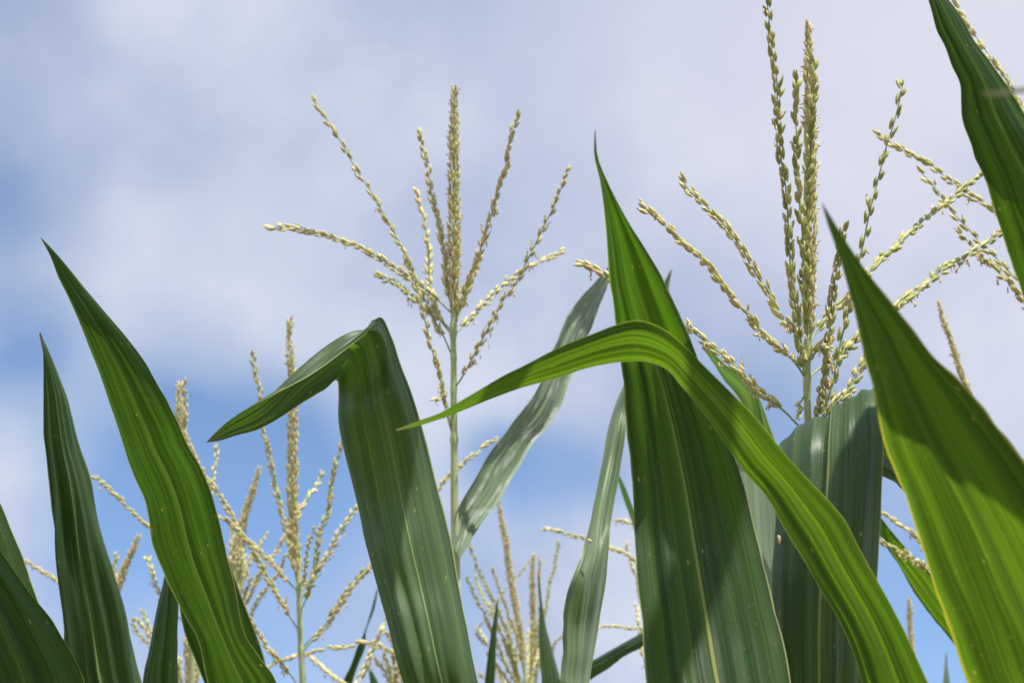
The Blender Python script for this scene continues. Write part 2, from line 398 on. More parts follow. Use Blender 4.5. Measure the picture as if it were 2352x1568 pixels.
G = np.array([0, 0, -1.0])
def build_branch(parent, origin, P, rng, husk=M_SPK, ln=.0119, wd=.0045, step=.0049, bare=.04, anth=.42, hang=.4, hang_n=2, rad=(.0011, .0005), double=False, sparse=.03, name='tassel_branch', rows=1):
    """P: world points root -> tip"""
    P = catmull(P, 90); n = len(P)
    s = np.r_[0, np.cumsum(np.linalg.norm(np.diff(P, axis=0), axis=1))]; Ltot = s[-1]
    fl = Floral(rng)
    wob = np.stack([smooth_noise(rng, n, 14) for _ in range(3)], 1) * .0007
    P = P + wob
    rr = np.interp(s, [0, Ltot], rad)
    fl.add_tube(P[::2], rr[::2], 1, rng.uniform(0, 1), 6)
    T = np.gradient(P, axis=0); T /= np.linalg.norm(T, axis=1, keepdims=True)
    x = bare; k = 0
    base_ang = rng.uniform(0, math.pi)
    while x < Ltot - .004:
        j = min(n - 1, int(np.searchsorted(s, x))); p = P[j]; tg = T[j]; fr = x / Ltot
        if rng.random() < sparse: x += step * .8; k += 1; continue
        ang = base_ang + (k % 2) * math.pi + rng.normal(0, .35) + .5 * math.sin(x * 30)
        for q in range(2 * rows):
            a2 = ang + (q % 2) * rng.uniform(.5, 1.2) * (1 if rng.random() < .5 else -1) + (q // 2) * math.pi
            o = perp(tg, ang=a2)
            tilt = rng.uniform(.02, .16) if q % 2 == 0 else rng.uniform(.08, .28)
            if rng.random() < .06: tilt += rng.uniform(.25, .5)
            d = tg * math.cos(tilt) + o * math.sin(tilt)
            st = p + o * (rr[j] + wd * .32) + tg * (q % 2) * rng.uniform(.1, .45) * step
            l_ = ln * rng.uniform(.72, 1.18) * (1 - .12 * fr)
            fl.spikelet(st, d, o, l_, wd * rng.uniform(.85, 1.12), 0, float(np.clip(rng.normal(.5, .26), 0, 1)))
            if rng.random() < anth * (1.2 - fr):
                e = st + d * l_ * .93
                if rng.random() < hang * (1.25 - fr):
                    for h in range(rng.integers(1, hang_n + 1)):
                        off = rng.normal(0, .0012, 3); dd = G + rng.normal(0, .22, 3)
                        fil = e + off + G * rng.uniform(.001, .006) + rng.normal(0, .001, 3)
                        fl.add_tube([e, (e + fil) / 2 + off * .3, fil], .00016, 2, .1, 3)
                        fl.anther(fil, dd, rng.uniform(.0048, .0066), .00075, rng.random())
                else:
                    dd = d + rng.normal(0, .5, 3)
                    fl.anther(st + d * l_ * .8, dd, rng.uniform(.003, .0055), .0006, rng.random())
        x += step * rng.uniform(.8, 1.15) * (1 + .25 * fr); k += 1
    if bare < Ltot:
        fl.spikelet(P[-1] - T[-1] * .006, T[-1], perp(T[-1]), ln * .8, wd * .8, 0, rng.random())
    return mesh_obj(name, fl.V, fl.F, [husk, M_RAC, M_ANT], parent, origin, fl.mi, fl.t)

def build_spike(parent, origin, P, bare_pts, rng, husk=M_SPK, rad_s=.0073, ln=.0112, wd=.0044, step=.0040, anth=.25, name='tassel', r0=.0040):
    """central spike: bare_pts = rachis path below, P = spike path (root->tip)"""
    fl = Floral(rng)
    allp = catmull(list(bare_pts) + list(P), 100)
    sa = np.r_[0, np.cumsum(np.linalg.norm(np.diff(allp, axis=0), axis=1))]
    fl.add_tube(allp, np.interp(sa, [0, sa[-1] * .4, sa[-1]], [r0, r0 * .72, .0010]), 1, .6, 10)
    P = catmull(P, 120); s = np.r_[0, np.cumsum(np.linalg.norm(np.diff(P, axis=0), axis=1))]; Lt = s[-1]
    T = np.gradient(P, axis=0); T /= np.linalg.norm(T, axis=1, keepdims=True)
    x = 0.0; k = 0
    while x < Lt - .003:
        j = min(len(P) - 1, int(np.searchsorted(s, x))); fr = x / Lt; tg = T[j]
        R = rad_s * np.interp(fr, [0, .08, .3, .75, 1], [.55, .8, 1, .85, .25])
        nn = 5 if fr < .85 else 3
        for q in range(nn):
            ang = 2 * math.pi * (q + .5 * (k % 2)) / nn + rng.normal(0, .25); o = perp(tg, ang=ang)
            tilt = rng.uniform(.05, .30)
            if rng.random() < .06: tilt += .35
            d = tg * math.cos(tilt) + o * math.sin(tilt)
            st = P[j] + o * R * rng.uniform(.55, .95) + tg * rng.uniform(-.0015, .0015)
            l_ = ln * rng.uniform(.8, 1.1) * (1 - .2 * fr)
            fl.spikelet(st, d, o, l_, wd * rng.uniform(.85, 1.1) * (1 - .2 * fr), 0, float(np.clip(rng.normal(.55, .26), 0, 1)))
            if rng.random() < anth:
                dd = o + tg * rng.uniform(-.3, .9) + G * .3 + rng.normal(0, .2, 3)
                fl.anther(st + d * l_ * rng.uniform(.6, .95), dd, rng.uniform(.003, .0052), .00062, rng.random())
        x += step * rng.uniform(.85, 1.15); k += 1
    return mesh_obj(name, fl.V, fl.F, [husk, M_STALK, M_ANT], parent, origin, fl.mi, fl.t)

# ------------------------------------------------------------------ ground
gv = [(-600, -600, 0), (600, -600, 0), (600, 600, 0), (-600, 600, 0)]
g = mesh_obj('ground', gv, [(0, 1, 2, 3)], [M_SOIL], None, np.zeros(3), smooth=False)
g['kind'] = 'structure'

# ------------------------------------------------------------------ plants
def new_plant(base_pt, label, group, name='maize_plant'):
    e = bpy.data.objects.new(name, None); COL.objects.link(e)
    e.location = (base_pt[0], base_pt[1], 0); e.empty_display_size = .1
    e['label'] = label; e['category'] = 'maize plant'; e['group'] = group
    return e

def build_stalk(plant, pts, r_top, r_bot=.011, r_end=None, end_len=.2, knots=()):
    """pts: world points from ground upwards"""
    P = catmull(pts, 420); V = []; F = []
    s = np.r_[0, np.cumsum(np.linalg.norm(np.diff(P, axis=0), axis=1))]
    R = np.interp(s / s[-1], [0, .7, 1], [r_bot, (r_bot + r_top) * .45, r_top])
    if r_end is not None:
        R = np.interp(s, [0, (s[-1] - end_len) * .7, s[-1] - end_len, s[-1]], [r_bot, r_bot * .8, r_top, r_end])
    for nd in np.arange(.2, s[-1] - end_len - .05, .19): R = R + .0022 * np.exp(-((s - nd) / .008) ** 2) * (R / .011)
    for kn in knots:
        dd = np.linalg.norm(P - kn, axis=1).min(); nd = s[np.argmin(np.linalg.norm(P - kn, axis=1))]
        if dd < .03: R = R + .0007 * np.exp(-((s - nd) / .0035) ** 2)
    tube(V, F, P, R, 16)
    return mesh_obj('stalk', V, F, [M_STALK], plant, np.array(plant.location))

def lower_leaves(plant, ztop, rng, n=2):
    b = np.array(plant.location)
    az0 = rng.uniform(0, 6.28)
    for k in range(n):
        az = az0 + k * math.pi + rng.normal(0, .2); z = ztop - .22 - .2 * k
        if z < .25: continue
        h = np.array([math.cos(az), math.sin(az), 0]); sd = np.array([-math.sin(az), math.cos(az), 0])
        rows = []
        for tt in np.linspace(1, 0, 9):
            c = b + h * (.01 + .55 * tt) + np.array([0, 0, z + .22 * tt - .55 * tt ** 2])
            w = .04 * (math.sin(math.pi * min(1, .18 + .82 * tt) ** .8) ** .7 if tt < 1 else 0.02) + .001
            rows.append((c - sd * w, c - np.array([0, 0, .25 * w]), c + sd * w))
        build_leaf(plant, rows, 'deep', seed=rng.integers(0, 999), nu=12)

def px(pts, d): return [at(x, y, d if not isinstance(d, (list, tuple)) else d[0] + (d[1] - d[0]) * i / (len(pts) - 1)) for i, (x, y) in enumerate(pts)]

def tassel_plant(label, group, d, stem, spike, branches, seed, r_stem=.0045, rb=None, lower=2, spike_kw={}, husk=M_SPK, br_kw={}):
    """stem: pixel path bottom -> spike base; spike: pixel path base -> tip; branches: (points root->tip, depth at root, depth at tip, kwargs)"""
    rng = np.random.default_rng(seed)
    st = px(stem, d); base = st[0].copy()
    lean = (st[0] - st[1]); lean /= np.linalg.norm(lean)
    gx = base + np.array([lean[0] * .10, lean[1] * .1, 0])
    plant = new_plant(gx, label, group); O = np.array(plant.location)
    low = np.array([gx[0], gx[1], 0])
    pts = [low, low + [0, 0, base[2] * .4], base * .35 + np.array([gx[0], gx[1], base[2]]) * .65 - [0, 0, .30 * min(1, base[2])], base]
    el = sum(np.linalg.norm(b - a) for a, b in zip(st[:-1], st[1:]))
    build_stalk(plant, pts + st[1:], r_stem, r_end=r_stem * .62, end_len=el, knots=[px(b[0][:1], d)[0] for b in branches])
    tas = build_spike(plant, O, px(spike, d), [], rng, husk=husk, r0=r_stem * .6, **spike_kw)
    for b in branches:
        kw = dict(br_kw); kw.update(b[3] if len(b) > 3 else {})
        P = px(b[0], [d + b[1], d + b[2]])
        build_branch(tas, O, P, rng, **kw)
    if lower: lower_leaves(plant, min(1.25, base[2] - .1), rng, lower)
    return plant

def leafy_plant(S, label, group, seed, lower=2):
    """plant whose stalk top stays below the frame; S = (x, y, depth) of the whorl"""
    p = at(*S); plant = new_plant(p, label, group)
    build_stalk(plant, [np.array([p[0], p[1], 0]), np.array([p[0], p[1], p[2] * .5]), p + [0, 0, .01]], .009, .012)
    lower_leaves(plant, min(p[2] - .05, 1.2), np.random.default_rng(seed), lower)
    return plant, p

NEARG = 'near maize plants with leaves filling the foreground'
TASG = 'maize plants carrying open tassels'
FARG = 'blurred maize plants further into the field'
FAN = {'anth': .3}
GR = {'husk': M_SPKG}

# --- P1: central-left tassel, d 2.4
p1 = tassel_plant('maize plant with pale tassel left of centre, grey-green leaf slanting up right from its stem', TASG, 2.4,
    [(1048, 1330), (1047, 1275), (1044, 1180), (1043, 1009), (1042, 887), (1042, 821), (1041, 760), (1044, 705)],
    [(1044, 718), (1044, 600), (1043, 480), (1043, 360), (1043, 270), (1044, 200)],
    [([(1042,1012),(1023,933),(1014,880),(1000,830),(985,770),(968,703),(951,637),(918,560),(867,465),(819,388),(771,308),(718,223)],0,-.06,{'bare':.03,'anth':.55,'hang':.5,'step':.0082}),
     ([(1041,823),(1019,775),(1003,745),(986,709),(965,660),(940,610)],0,.03,{'bare':.03,'anth':.4}),
     ([(1038,770),(1010,732),(995,685),(988,648),(984,575),(973,502),(958,436)],0,.08,{'bare':.02}),
     ([(1040,722),(1006,688),(969,659),(933,634),(878,597),(823,568),(768,546),(698,529),(658,522),(619,524)],0,-.05,{'bare':.025,'anth':.12}),
     ([(1038,760),(1009,732),(980,707),(951,685),(925,663),(896,643),(861,628)],0,.12,{'bare':.02,'husk':M_SPKG}),
     ([(1042,716),(1030,677),(1022,612),(1015,557),(1006,502),(993,450),(984,399),(973,348),(962,298)],0,.02,{'bare':.02}),
     ([(1045,748),(1057,703),(1076,648),(1094,604),(1112,546),(1130,487),(1141,443),(1160,392),(1171,326),(1189,267)],0,-.04,{'bare':.02,'anth':.35}),
     ([(1046,745),(1062,700),(1085,640),(1105,590)],0,.03,{'bare':.02,'anth':.35}),
     ([(1045,889),(1052,880),(1065,860),(1085,821),(1105,785),(1125,748),(1148,699),(1178,659),(1204,612),(1226,568),(1244,531),(1266,487),(1292,421),(1303,388)],0,-.05,{'bare':.02,'anth':.5,'hang':.6,'step':.0078}),
     ([(1045,768),(1075,736),(1116,692),(1152,659),(1207,619),(1259,593),(1292,575)],0,.1,{'bare':.015,'anth':.15,'ln':.010}),
     ([(1040,1006),(1020,910),(1004,915),(990,918)],0,-.02,{'bare':.05,'anth':.8,'hang':.9,'hang_n':3}),
    ], 5, r_stem=.0052, rb=2)
L5 = rows_from_edges([(1398,608),(1362,652),(1323,696),(1300,732),(1283,775),(1263,814),(1240,874),(1211,926),(1178,966),(1151,1002),(1118,1045),(1092,1095),(1072,1128),(1056,1157),(1040,1200),(1040,1260)],
    [(1400,640),(1382,689),(1365,735),(1349,775),(1313,857),(1303,877),(1290,920),(1257,979),(1220,1019),(1191,1075),(1177,1091),(1146,1149),(1113,1191),(1082,1240),(1057,1283)],
    [(0,2.66),(.5,2.50),(.85,2.40),(1,2.378)], [(0,2.72),(.5,2.56),(.85,2.42),(1,2.380)], [(0,0),(.5,-.006),(1,-.010)])
build_leaf(p1, L5, 'blotched', 31, ripple=.0010, wave=.0012)

# --- P2: big right tassel, d 1.85
p2 = tassel_plant('maize plant with the largest tassel, right of centre, rising behind a folded-over broad leaf', TASG, 1.85,
    [(1862, 1420), (1858, 1100), (1856, 980), (1854, 880), (1855, 800), (1857, 765)],
    [(1857, 770), (1859, 690), (1860, 567), (1861, 440), (1861, 330), (1860, 220), (1858, 110), (1856, 54)],
    [([(1852,888),(1844,830),(1836,768),(1827,702),(1819,649),(1812,564),(1808,494),(1803,421),(1792,348),(1786,275),(1785,194),(1775,121),(1766,48),(1761,-12)],0,-.05,{**GR,'bare':.015,'anth':.1}),
     ([(1852,790),(1850,715),(1845,649),(1844,583),(1840,513),(1834,439),(1830,384),(1829,311),(1827,238),(1830,179)],0,-.04,{**GR,'bare':.02,'anth':.06,'sparse':.08}),
     ([(1856,770),(1854,649),(1855,540),(1856,458),(1860,384),(1862,311),(1865,256),(1871,190),(1868,132)],-.008,-.02,{**GR,'bare':.02,'anth':.1,'sparse':.05}),
     ([(1850,810),(1829,771),(1817,751),(1794,728),(1768,679),(1742,636),(1719,596),(1692,553),(1651,502),(1618,469),(1585,439),(1563,410)],0,-.06,{'bare':.02,'anth':.14}),
     ([(1852,872),(1832,843),(1821,830),(1798,807),(1768,781),(1742,754),(1722,728),(1699,705),(1672,675),(1649,639),(1623,606),(1597,583),(1541,531),(1508,505),(1473,470)],0,-.08,{'bare':.025,'anth':.2}),
     ([(1853,992),(1837,980),(1804,946),(1781,929),(1752,903),(1725,876),(1699,850),(1666,820),(1633,794),(1580,754),(1480,690),(1395,635),(1335,600)],0,.02,{'bare':.03,'anth':.25,'hang':.8,'hang_n':3}),
     ([(1860,1030),(1880,985),(1895,942),(1908,896),(1923,830),(1936,768),(1949,715),(1965,640),(1979,576),(1995,498),(2006,454),(2021,395),(2035,340),(2054,278),(2065,234),(2076,187)],0,.02,{**GR,'bare':.03,'anth':.22,'step':.0082}),
     ([(1860,1010),(1882,946),(1887,913),(1893,847),(1897,797),(1906,748),(1910,688),(1920,632),(1926,583),(1939,515)],0,-.03,{'bare':.02,'anth':.75,'hang':.75,'hang_n':4,'husk':M_SPKG}),
     ([(1857,790),(1864,781),(1897,728),(1949,682),(1995,624),(2019,598),(2042,577),(2066,557),(2086,536),(2115,513),(2153,475),(2186,457),(2221,428),(2253,397)],0,.20,{**GR,'bare':.028,'anth':.16}),
     ([(1857,868),(1880,848),(1930,814),(1976,768),(2057,706),(2086,683),(2115,662),(2145,639),(2174,612),(2203,600),(2233,580),(2268,559),(2303,533)],0,.20,{**GR,'bare':.03,'anth':.35,'hang':.6}),
     ([(1860,1030),(1885,970),(1923,922),(1946,899),(1966,863),(1989,820),(2005,780)],0,.04,{'bare':.04,'anth':.9,'hang':.9,'hang_n':4,'husk':M_SPKG}),
     ([(1860,830),(1880,802),(1893,795),(1905,800)],0,-.03,{'bare':.006,'anth':.5}),
     ([(1851,905),(1838,925),(1836,945),(1835,965)],0,-.01,{'bare':.01,'anth':.5,'ln':.006,'wd':.004,'step':.003}),
    ], 9, r_stem=.0046, rb=2, spike_kw={'rad_s': .0056, 'anth': .25}, lower=1)
# folded-over broad leaf in front of the stem
L9 = rows_px([
  (2072,1124,1.98, 2110,1150,1.99, 2150,1180,2.0),
  (2050,1102,1.97, 2065,1085,1.98, 2075,1060,1.98),
  (1960,1075,1.93, 2000,1040,1.93, 2052,1010,1.93),
  (1850,1060,1.88, 1930,1000,1.87, 2030,950,1.86),
  (1797,1022,1.82, 1906,950,1.81, 2018,896,1.80),
  (1788,1018,1.80, 1910,938,1.785, 2014,889,1.77),
  (1785,1026,1.775, 1908,950,1.755, 2022,905,1.745),
  (1784,1060,1.75, 1904,1005,1.725, 2030,960,1.725),
  (1781,1120,1.735, 1902,1080,1.71, 2031,1050,1.72),
  (1779,1190,1.73, 1898,1160,1.70, 2028,1140,1.725),
  (1777,1270,1.73, 1892,1250,1.695, 2025,1230,1.73),
  (1774,1360,1.73, 1884,1350,1.695, 2018,1340,1.735),
  (1772,1460,1.74, 1880,1456,1.70, 2012,1450,1.745),
  (1776,1568,1.75, 1880,1568,1.71, 2006,1568,1.755),
  (1790,1720,1.77, 1878,1720,1.74, 1980,1720,1.77)])
leaf9 = build_leaf(p2, L9, 'dusky', 41, ripple=.0019, wave=.0012, nu=40, attach=at(1866, 1960, 1.845))
# leaf behind, with the curled tip
L10 = rows_px([
  (1612,800,1.95, 1618,790,1.95, 1626,781,1.95),
  (1618,806,1.955, 1626,797,1.95, 1634,800,1.95),
  (1640,838,1.975, 1655,838,1.965, 1668,838,1.955),
  (1662,872,2.0, 1685,862,1.98, 1702,855,1.965),
  (1688,900,2.02, 1712,887,2.0, 1733,884,1.985),
  (1706,930,2.03, 1728,918,2.015, 1745,915,2.01),
  (1700,975,2.03, 1735,965,2.035, 1762,965,2.05),
  (1692,1060,2.01, 1738,1050,2.06, 1785,1050,2.12),
  (1690,1180,2.0, 1745,1170,2.05, 1800,1170,2.10),
  (1695,1300,1.99, 1752,1300,2.03, 1808,1300,2.06),
  (1710,1450,1.97, 1765,1450,1.99, 1815,1450,2.0),
  (1750,1700,1.92, 1800,1700,1.93, 1845,1700,1.93)])
build_leaf(p2, L10, 'pale', 43, ripple=.0012, wave=.002, attach=at(1866, 1980, 1.87), label='pale leaf with a curled green tip')

# --- P6: tassel beyond the right margin + upper right leaf
p6 = tassel_plant('maize plant whose dark leaf slants down from the top right corner across pale tassel branches', TASG, 2.18,
    [(2520, 1500), (2515, 1200), (2508, 1000), (2500, 800), (2498, 740)],
    [(2498, 745), (2494, 600), (2490, 400), (2485, 200)],
    [([(2500,900),(2460,720),(2370,570),(2282,480),(2232,451),(2197,425),(2168,404),(2136,378),(2095,357),(2057,337),(2013,307)],0,-.05,{'bare':.05,'anth':.25}),
     ([(2502,980),(2450,800),(2400,725),(2347,653),(2326,633),(2297,600),(2267,574),(2241,545),(2215,515),(2188,489),(2168,463),(2153,436),(2130,413),(2109,387)],0,-.06,{'bare':.05,'anth':.12,'step':.0082}),
     ([(2505,1040),(2450,900),(2390,750),(2347,684),(2329,655),(2303,633),(2276,609),(2253,583),(2227,557),(2200,530)],0,-.10,{'bare':.05,'anth':.5,'hang':.9,'hang_n':4}),
     ([(2500,760),(2440,480),(2380,330),(2331,222),(2303,174),(2275,133),(2247,92),(2221,51),(2190,0),(2170,-40)],0,.05,{'bare':.05,'anth':.1,'sparse':.25}),
    ], 21, r_stem=.0046, rb=2, lower=1)
L12 = rows_from_edges([(2100,-110),(2115,-50),(2134,5),(2142,38),(2154,77),(2178,123),(2190,161),(2203,185),(2208,238),(2212,282),(2229,328),(2247,379),(2256,392),(2276,451),(2285,486),(2303,536),(2320,592),(2341,653),(2356,700),(2395,830),(2440,980)],
    [(2102,-110),(2140,-50),(2178,0),(2193,15),(2213,46),(2231,82),(2254,113),(2285,159),(2316,200),(2352,256),(2410,350),(2470,480),(2520,640),(2550,800),(2570,980)],
    [(0,1.94),(.4,1.98),(1,2.10)], [(0,1.96),(.4,1.99),(1,2.10)], [(0,.002),(.5,.012),(1,.012)])
build_leaf(p6, L12, 'deep2', 51, ripple=.0009, wave=.001, attach=at(2508, 1080, 2.18))

# --- P3: left tassel, d 2.8
p3 = tassel_plant('maize plant with the slim open tassel between the tall left leaf and the snapped leaf', TASG, 2.8,
    [(697, 1640), (695, 1566), (689, 1446), (688, 1395), (686, 1334), (684, 1290)],
    [(685, 1310), (680, 1274), (672, 1152), (672, 1060), (672, 986), (672, 920), (669, 837), (664, 788), (665, 736)],
    [([(685,1352),(677,1313),(666,1261),(654,1204),(640,1150),(626,1084),(616,1035),(606,986),(596,900),(586,854),(580,813)],0,-.03,{'bare':.02,'anth':.15}),
     ([(685,1358),(654,1325),(629,1295),(602,1271),(575,1246),(553,1219),(526,1173),(499,1131),(471,1091),(445,1045),(425,1000)],0,-.05,{'bare':.02,'anth':.1}),
     ([(688,1450),(666,1414),(648,1383),(629,1353),(611,1322),(593,1289),(575,1252),(553,1225),(528,1200),(505,1185)],0,-.08,{'bare':.03,'anth':.1}),
     ([(688,1362),(697,1352),(715,1328),(727,1280),(733,1228),(751,1177),(758,1134),(764,1091),(774,1051),(786,1015)],0,.03,{**GR,'bare':.02}),
     ([(690,1400),(699,1386),(708,1355),(718,1330)],0,-.02,{**GR,'bare':.02}),
     ([(688,1380),(712,1341),(736,1301),(754,1271),(775,1231),(800,1194),(822,1160)],0,.02,{'bare':.03,'anth':.3,'hang':.6}),
     ([(691,1500),(699,1492),(730,1456),(757,1426),(782,1389),(809,1350),(848,1307),(870,1285)],0,-.02,{'bare':.025,'anth':.3,'hang':.7}),
     ([(690,1490),(735,1445),(770,1400),(800,1352),(835,1310)],.02,.02,{'bare':.06,**GR,'anth':.3}),
     ([(687,1345),(699,1334),(701,1304),(709,1249),(725,1210)],0,-.06,{'bare':.005,'anth':.05,'ln':.007,'wd':.0045,'step':.005}),
     ([(684,1290),(676,1230),(689,1170),(708,1144),(725,1117),(743,1089)],.03,.10,{'bare':.06,'anth':.1,'sparse':.15}),
     ([(692,1590),(666,1547),(642,1520),(620,1493),(596,1456),(575,1426),(560,1395)],0,-.06,{'bare':.03,'anth':.5,'hang':.8,'hang_n':3}),
    ], 33, r_stem=.0050, rb=2, lower=1)

# --- far and hidden-stem tasselled plants
p5 = tassel_plant('blurred maize plant whose thick pale spike leans right, just behind the tall left leaf', FARG, 3.4,
    [(505, 1640), (512, 1500), (520, 1390), (526, 1340)],
    [(527, 1335), (538, 1289), (547, 1237), (559, 1191), (575, 1143), (588, 1100), (594, 1076)],
    [([(522,1420),(535,1330),(540,1250),(560,1180)],-.03,-.03,{'bare':.03,'step':.006}),
     ([(522,1440),(560,1300),(552,1240),(545,1200)],-.03,.03,{'bare':.05}),
     ([(520,1470),(545,1420),(562,1389),(590,1331),(617,1286),(636,1264),(654,1228)],0,.05,{'bare':.04}),
     ([(520,1500),(560,1450),(575,1420),(590,1383),(611,1350),(642,1310),(657,1274)],0,-.05,{'bare':.06}),
     ([(522,1440),(545,1370),(566,1310),(581,1274),(596,1252),(611,1226)],0,.05,{'bare':.05}),
    ], 35, lower=0, spike_kw={'rad_s': .006, 'anth': .35})
build_leaf(p5, rows_from_edges([(566,1190),(556,1240),(549,1290),(540,1340),(532,1420)], [(567,1190),(566,1240),(564,1290),(560,1340),(550,1420)], 3.45, 3.47, .003), 'pale', 36, nu=12)
pk = tassel_plant('blurred maize plant with two upright spikes beside right edge of the tall left leaf', FARG, 3.0,
    [(440, 1640), (438, 1400), (434, 1280), (430, 1180)],
    [(430, 1190), (426, 1080), (418, 985), (411, 930), (411, 880)],
    [([(432,1200),(430,1080),(426,1000),(426,946),(423,880)],-.02,-.02,{'bare':.03,'anth':.3}),
     ([(438,1340),(390,1250),(341,1208),(307,1177),(273,1143),(245,1116),(214,1093)],0,-.05,{'bare':.04,'anth':.1}),
     ([(438,1330),(470,1180),(481,1134),(491,1084),(498,1032)],0,.05,{'bare':.1,'sparse':.25}),
     ([(440,1450),(395,1400),(365,1361),(355,1327),(337,1280)],0,.05,{'bare':.04}),
    ], 37, lower=0)
pm = tassel_plant('blurred maize plant low between the two left leaves with stubby drooping tassel branches', FARG, 3.5,
    [(445, 1720), (442, 1660), (440, 1640), (438, 1600)],
    [(438, 1605), (436, 1560), (433, 1500), (430, 1450)],
    [([(440,1640),(390,1540),(348,1450),(327,1400)],0,0,{'bare':.06}),
     ([(440,1650),(380,1540),(337,1474),(314,1450),(303,1423)],0,-.05,{'bare':.06}),
     ([(440,1640),(400,1530),(337,1450),(312,1418)],.03,.05,{'bare':.06}),
     ([(440,1640),(450,1560),(455,1500)],.03,.05,{'bare':.02,'anth':.8,'hang':.8}),
     ([(440,1650),(420,1590),(412,1540),(414,1510)],.03,.05,{'bare':.02,'anth':.8,'hang':.8}),
    ], 39, lower=0, spike_kw={'anth': .6})
p9 = tassel_plant('blurred maize plant with a single leaning spike showing right of the leftmost tall leaf', FARG, 3.3,
    [(240, 1640), (250, 1480), (262, 1400), (270, 1360)],
    [(270, 1362), (280, 1324), (300, 1273), (310, 1250), (318, 1230)],
    [([(246,1520),(190,1380),(126,1330),(95,1310),(58,1288)],0,0,{'bare':.1,'sparse':.1}),
     ([(262,1400),(270,1350),(262,1300),(268,1270)],0,0,{'bare':.03}),
    ], 41, lower=0, spike_kw={'rad_s': .005, 'anth': .6})
ph = tassel_plant('blurred maize plant behind the snapped leaf, one tan branch crossing behind the central stem', FARG, 3.1,
    [(930, 1700), (935, 1600), (938, 1500), (940, 1440)],
    [(940, 1440), (938, 1380), (930, 1250), (925, 1180)],
    [([(940,1460),(965,1250),(1019,1104),(1056,1071),(1085,1045),(1105,1029),(1140,1003)],0,.05,{'bare':.12,'sparse':.12,'anth':.2}),
     ([(932,1620),(905,1480),(885,1450),(860,1480),(838,1530),(815,1575)],-.05,-.12,{'bare':.04,'anth':.9,'hang':.8,'hang_n':3,'step':.006}),
     ([(932,1620),(910,1490),(893,1425),(880,1440),(858,1490),(835,1550)],-.05,-.1,{'bare':.06,'anth':.8,'hang':.8,'hang_n':3,'step':.006}),
     ([(932,1590),(900,1500),(839,1474),(794,1484),(763,1486),(718,1496),(672,1508),(642,1517),(612,1534)],0,.0,{'bare':.06,'anth':.05}),
     ([(932,1640),(850,1590),(790,1570),(740,1530),(712,1508)],0,.5,{'bare':.1,'anth':.6,'hang':.9}),
    ], 43, lower=0)
pq = tassel_plant('blurred distant maize plant with long spike bending left over a fan of branches', FARG, 3.9,
    [(1212, 1700), (1209, 1620), (1207, 1566), (1203, 1510)],
    [(1203, 1515), (1198, 1470), (1190, 1420), (1183, 1380), (1171, 1319), (1165, 1261), (1156, 1213), (1143, 1145)],
    [([(1205,1580),(1174,1502),(1165,1450),(1149,1414),(1131,1374),(1110,1331),(1095,1298),(1079,1253)],0,0,{'bare':.03,**GR}),
     ([(1207,1620),(1175,1550),(1159,1517),(1140,1471),(1119,1426),(1104,1395),(1086,1359),(1070,1325)],0,-.05,{'bare':.03,**GR}),
     ([(1207,1600),(1165,1490),(1145,1440),(1128,1398),(1110,1371),(1092,1326)],0,.05,{'bare':.03}),
     ([(1206,1560),(1186,1456),(1171,1420),(1159,1383),(1143,1344),(1131,1305)],0,-.05,{'bare':.03}),
     ([(1195,1570),(1140,1500),(1095,1453),(1122,1414),(1152,1365),(1186,1325),(1216,1289)],0,.1,{'bare':.1,**GR,'wd':.003,'step':.007}),
     ([(1207,1640),(1170,1590),(1140,1530),(1120,1480),(1095,1440)],0,.1,{'bare':.05,'anth':.8,'hang':.8}),
     ([(1207,1640),(1190,1560),(1175,1500),(1160,1470)],0,.1,{'bare':.03,'anth':.8,'hang':.8}),
     ([(1207,1640),(1210,1560),(1213,1500),(1216,1450)],0,.1,{'bare':.03,'anth':.8,'hang':.8}),
    ], 45, lower=0, spike_kw={'rad_s': .0058, 'anth': .6, 'husk': None} if False else {'rad_s': .0058, 'anth': .6})
def more_branches(plant, origin_px, d, targets, seed):
    rg = np.random.default_rng(seed); tas = [c for c in plant.children if c.name.startswith('tassel')][0]
    for tx, ty in targets:
        x0, y0 = origin_px; mx, my = (x0 + tx) / 2 + rg.uniform(-8, 8), (y0 + ty) / 2 - rg.uniform(-5, 15)
        build_branch(tas, np.array(plant.location), px([(x0, y0), (mx, my), (tx, ty)], [d, d + rg.uniform(-.08, .12)]), rg, bare=.03, anth=.8, hang=.5, husk=M_SPK if rg.random() < .5 else M_SPKG)
more_branches(pq, (1207, 1650), 3.9, [(1118,1500),(1148,1440),(1168,1425),(1222,1430),(1100,1545),(1186,1480),(1240,1490)], 5)
more_branches(pm, (440, 1650), 3.5, [(425,1470),(447,1475),(408,1530),(462,1520),(360,1510)], 6)
more_branches(p5, (518, 1500), 3.4, [(532,1200),(555,1210),(548,1262),(575,1330),(600,1310)], 7)
more_branches(ph, (932, 1640), 3.1, [(880,1500),(862,1510),(905,1500),(845,1600)], 8)
pq2 = tassel_plant('blurred distant maize plant with paired upright pale spikes and a dark green branch', FARG, 4.2,
    [(1232, 1700), (1228, 1620), (1226, 1566), (1226, 1520)],
    [(1226, 1530), (1226, 1487), (1224, 1395), (1223, 1330), (1226, 1272)],
    [([(1228,1600),(1237,1480),(1240,1380),(1238,1330),(1238,1284)],0,0,{'bare':.04,'anth':.3}),
     ([(1229,1620),(1240,1480),(1250,1420),(1256,1383),(1262,1344),(1274,1298),(1282,1246)],0,.05,{'bare':.06,**GR,'anth':.05}),
     ([(1229,1620),(1262,1520),(1280,1468),(1296,1460)],0,-.05,{'bare':.12}),
    ], 47, lower=0, spike_kw={'rad_s': .006})
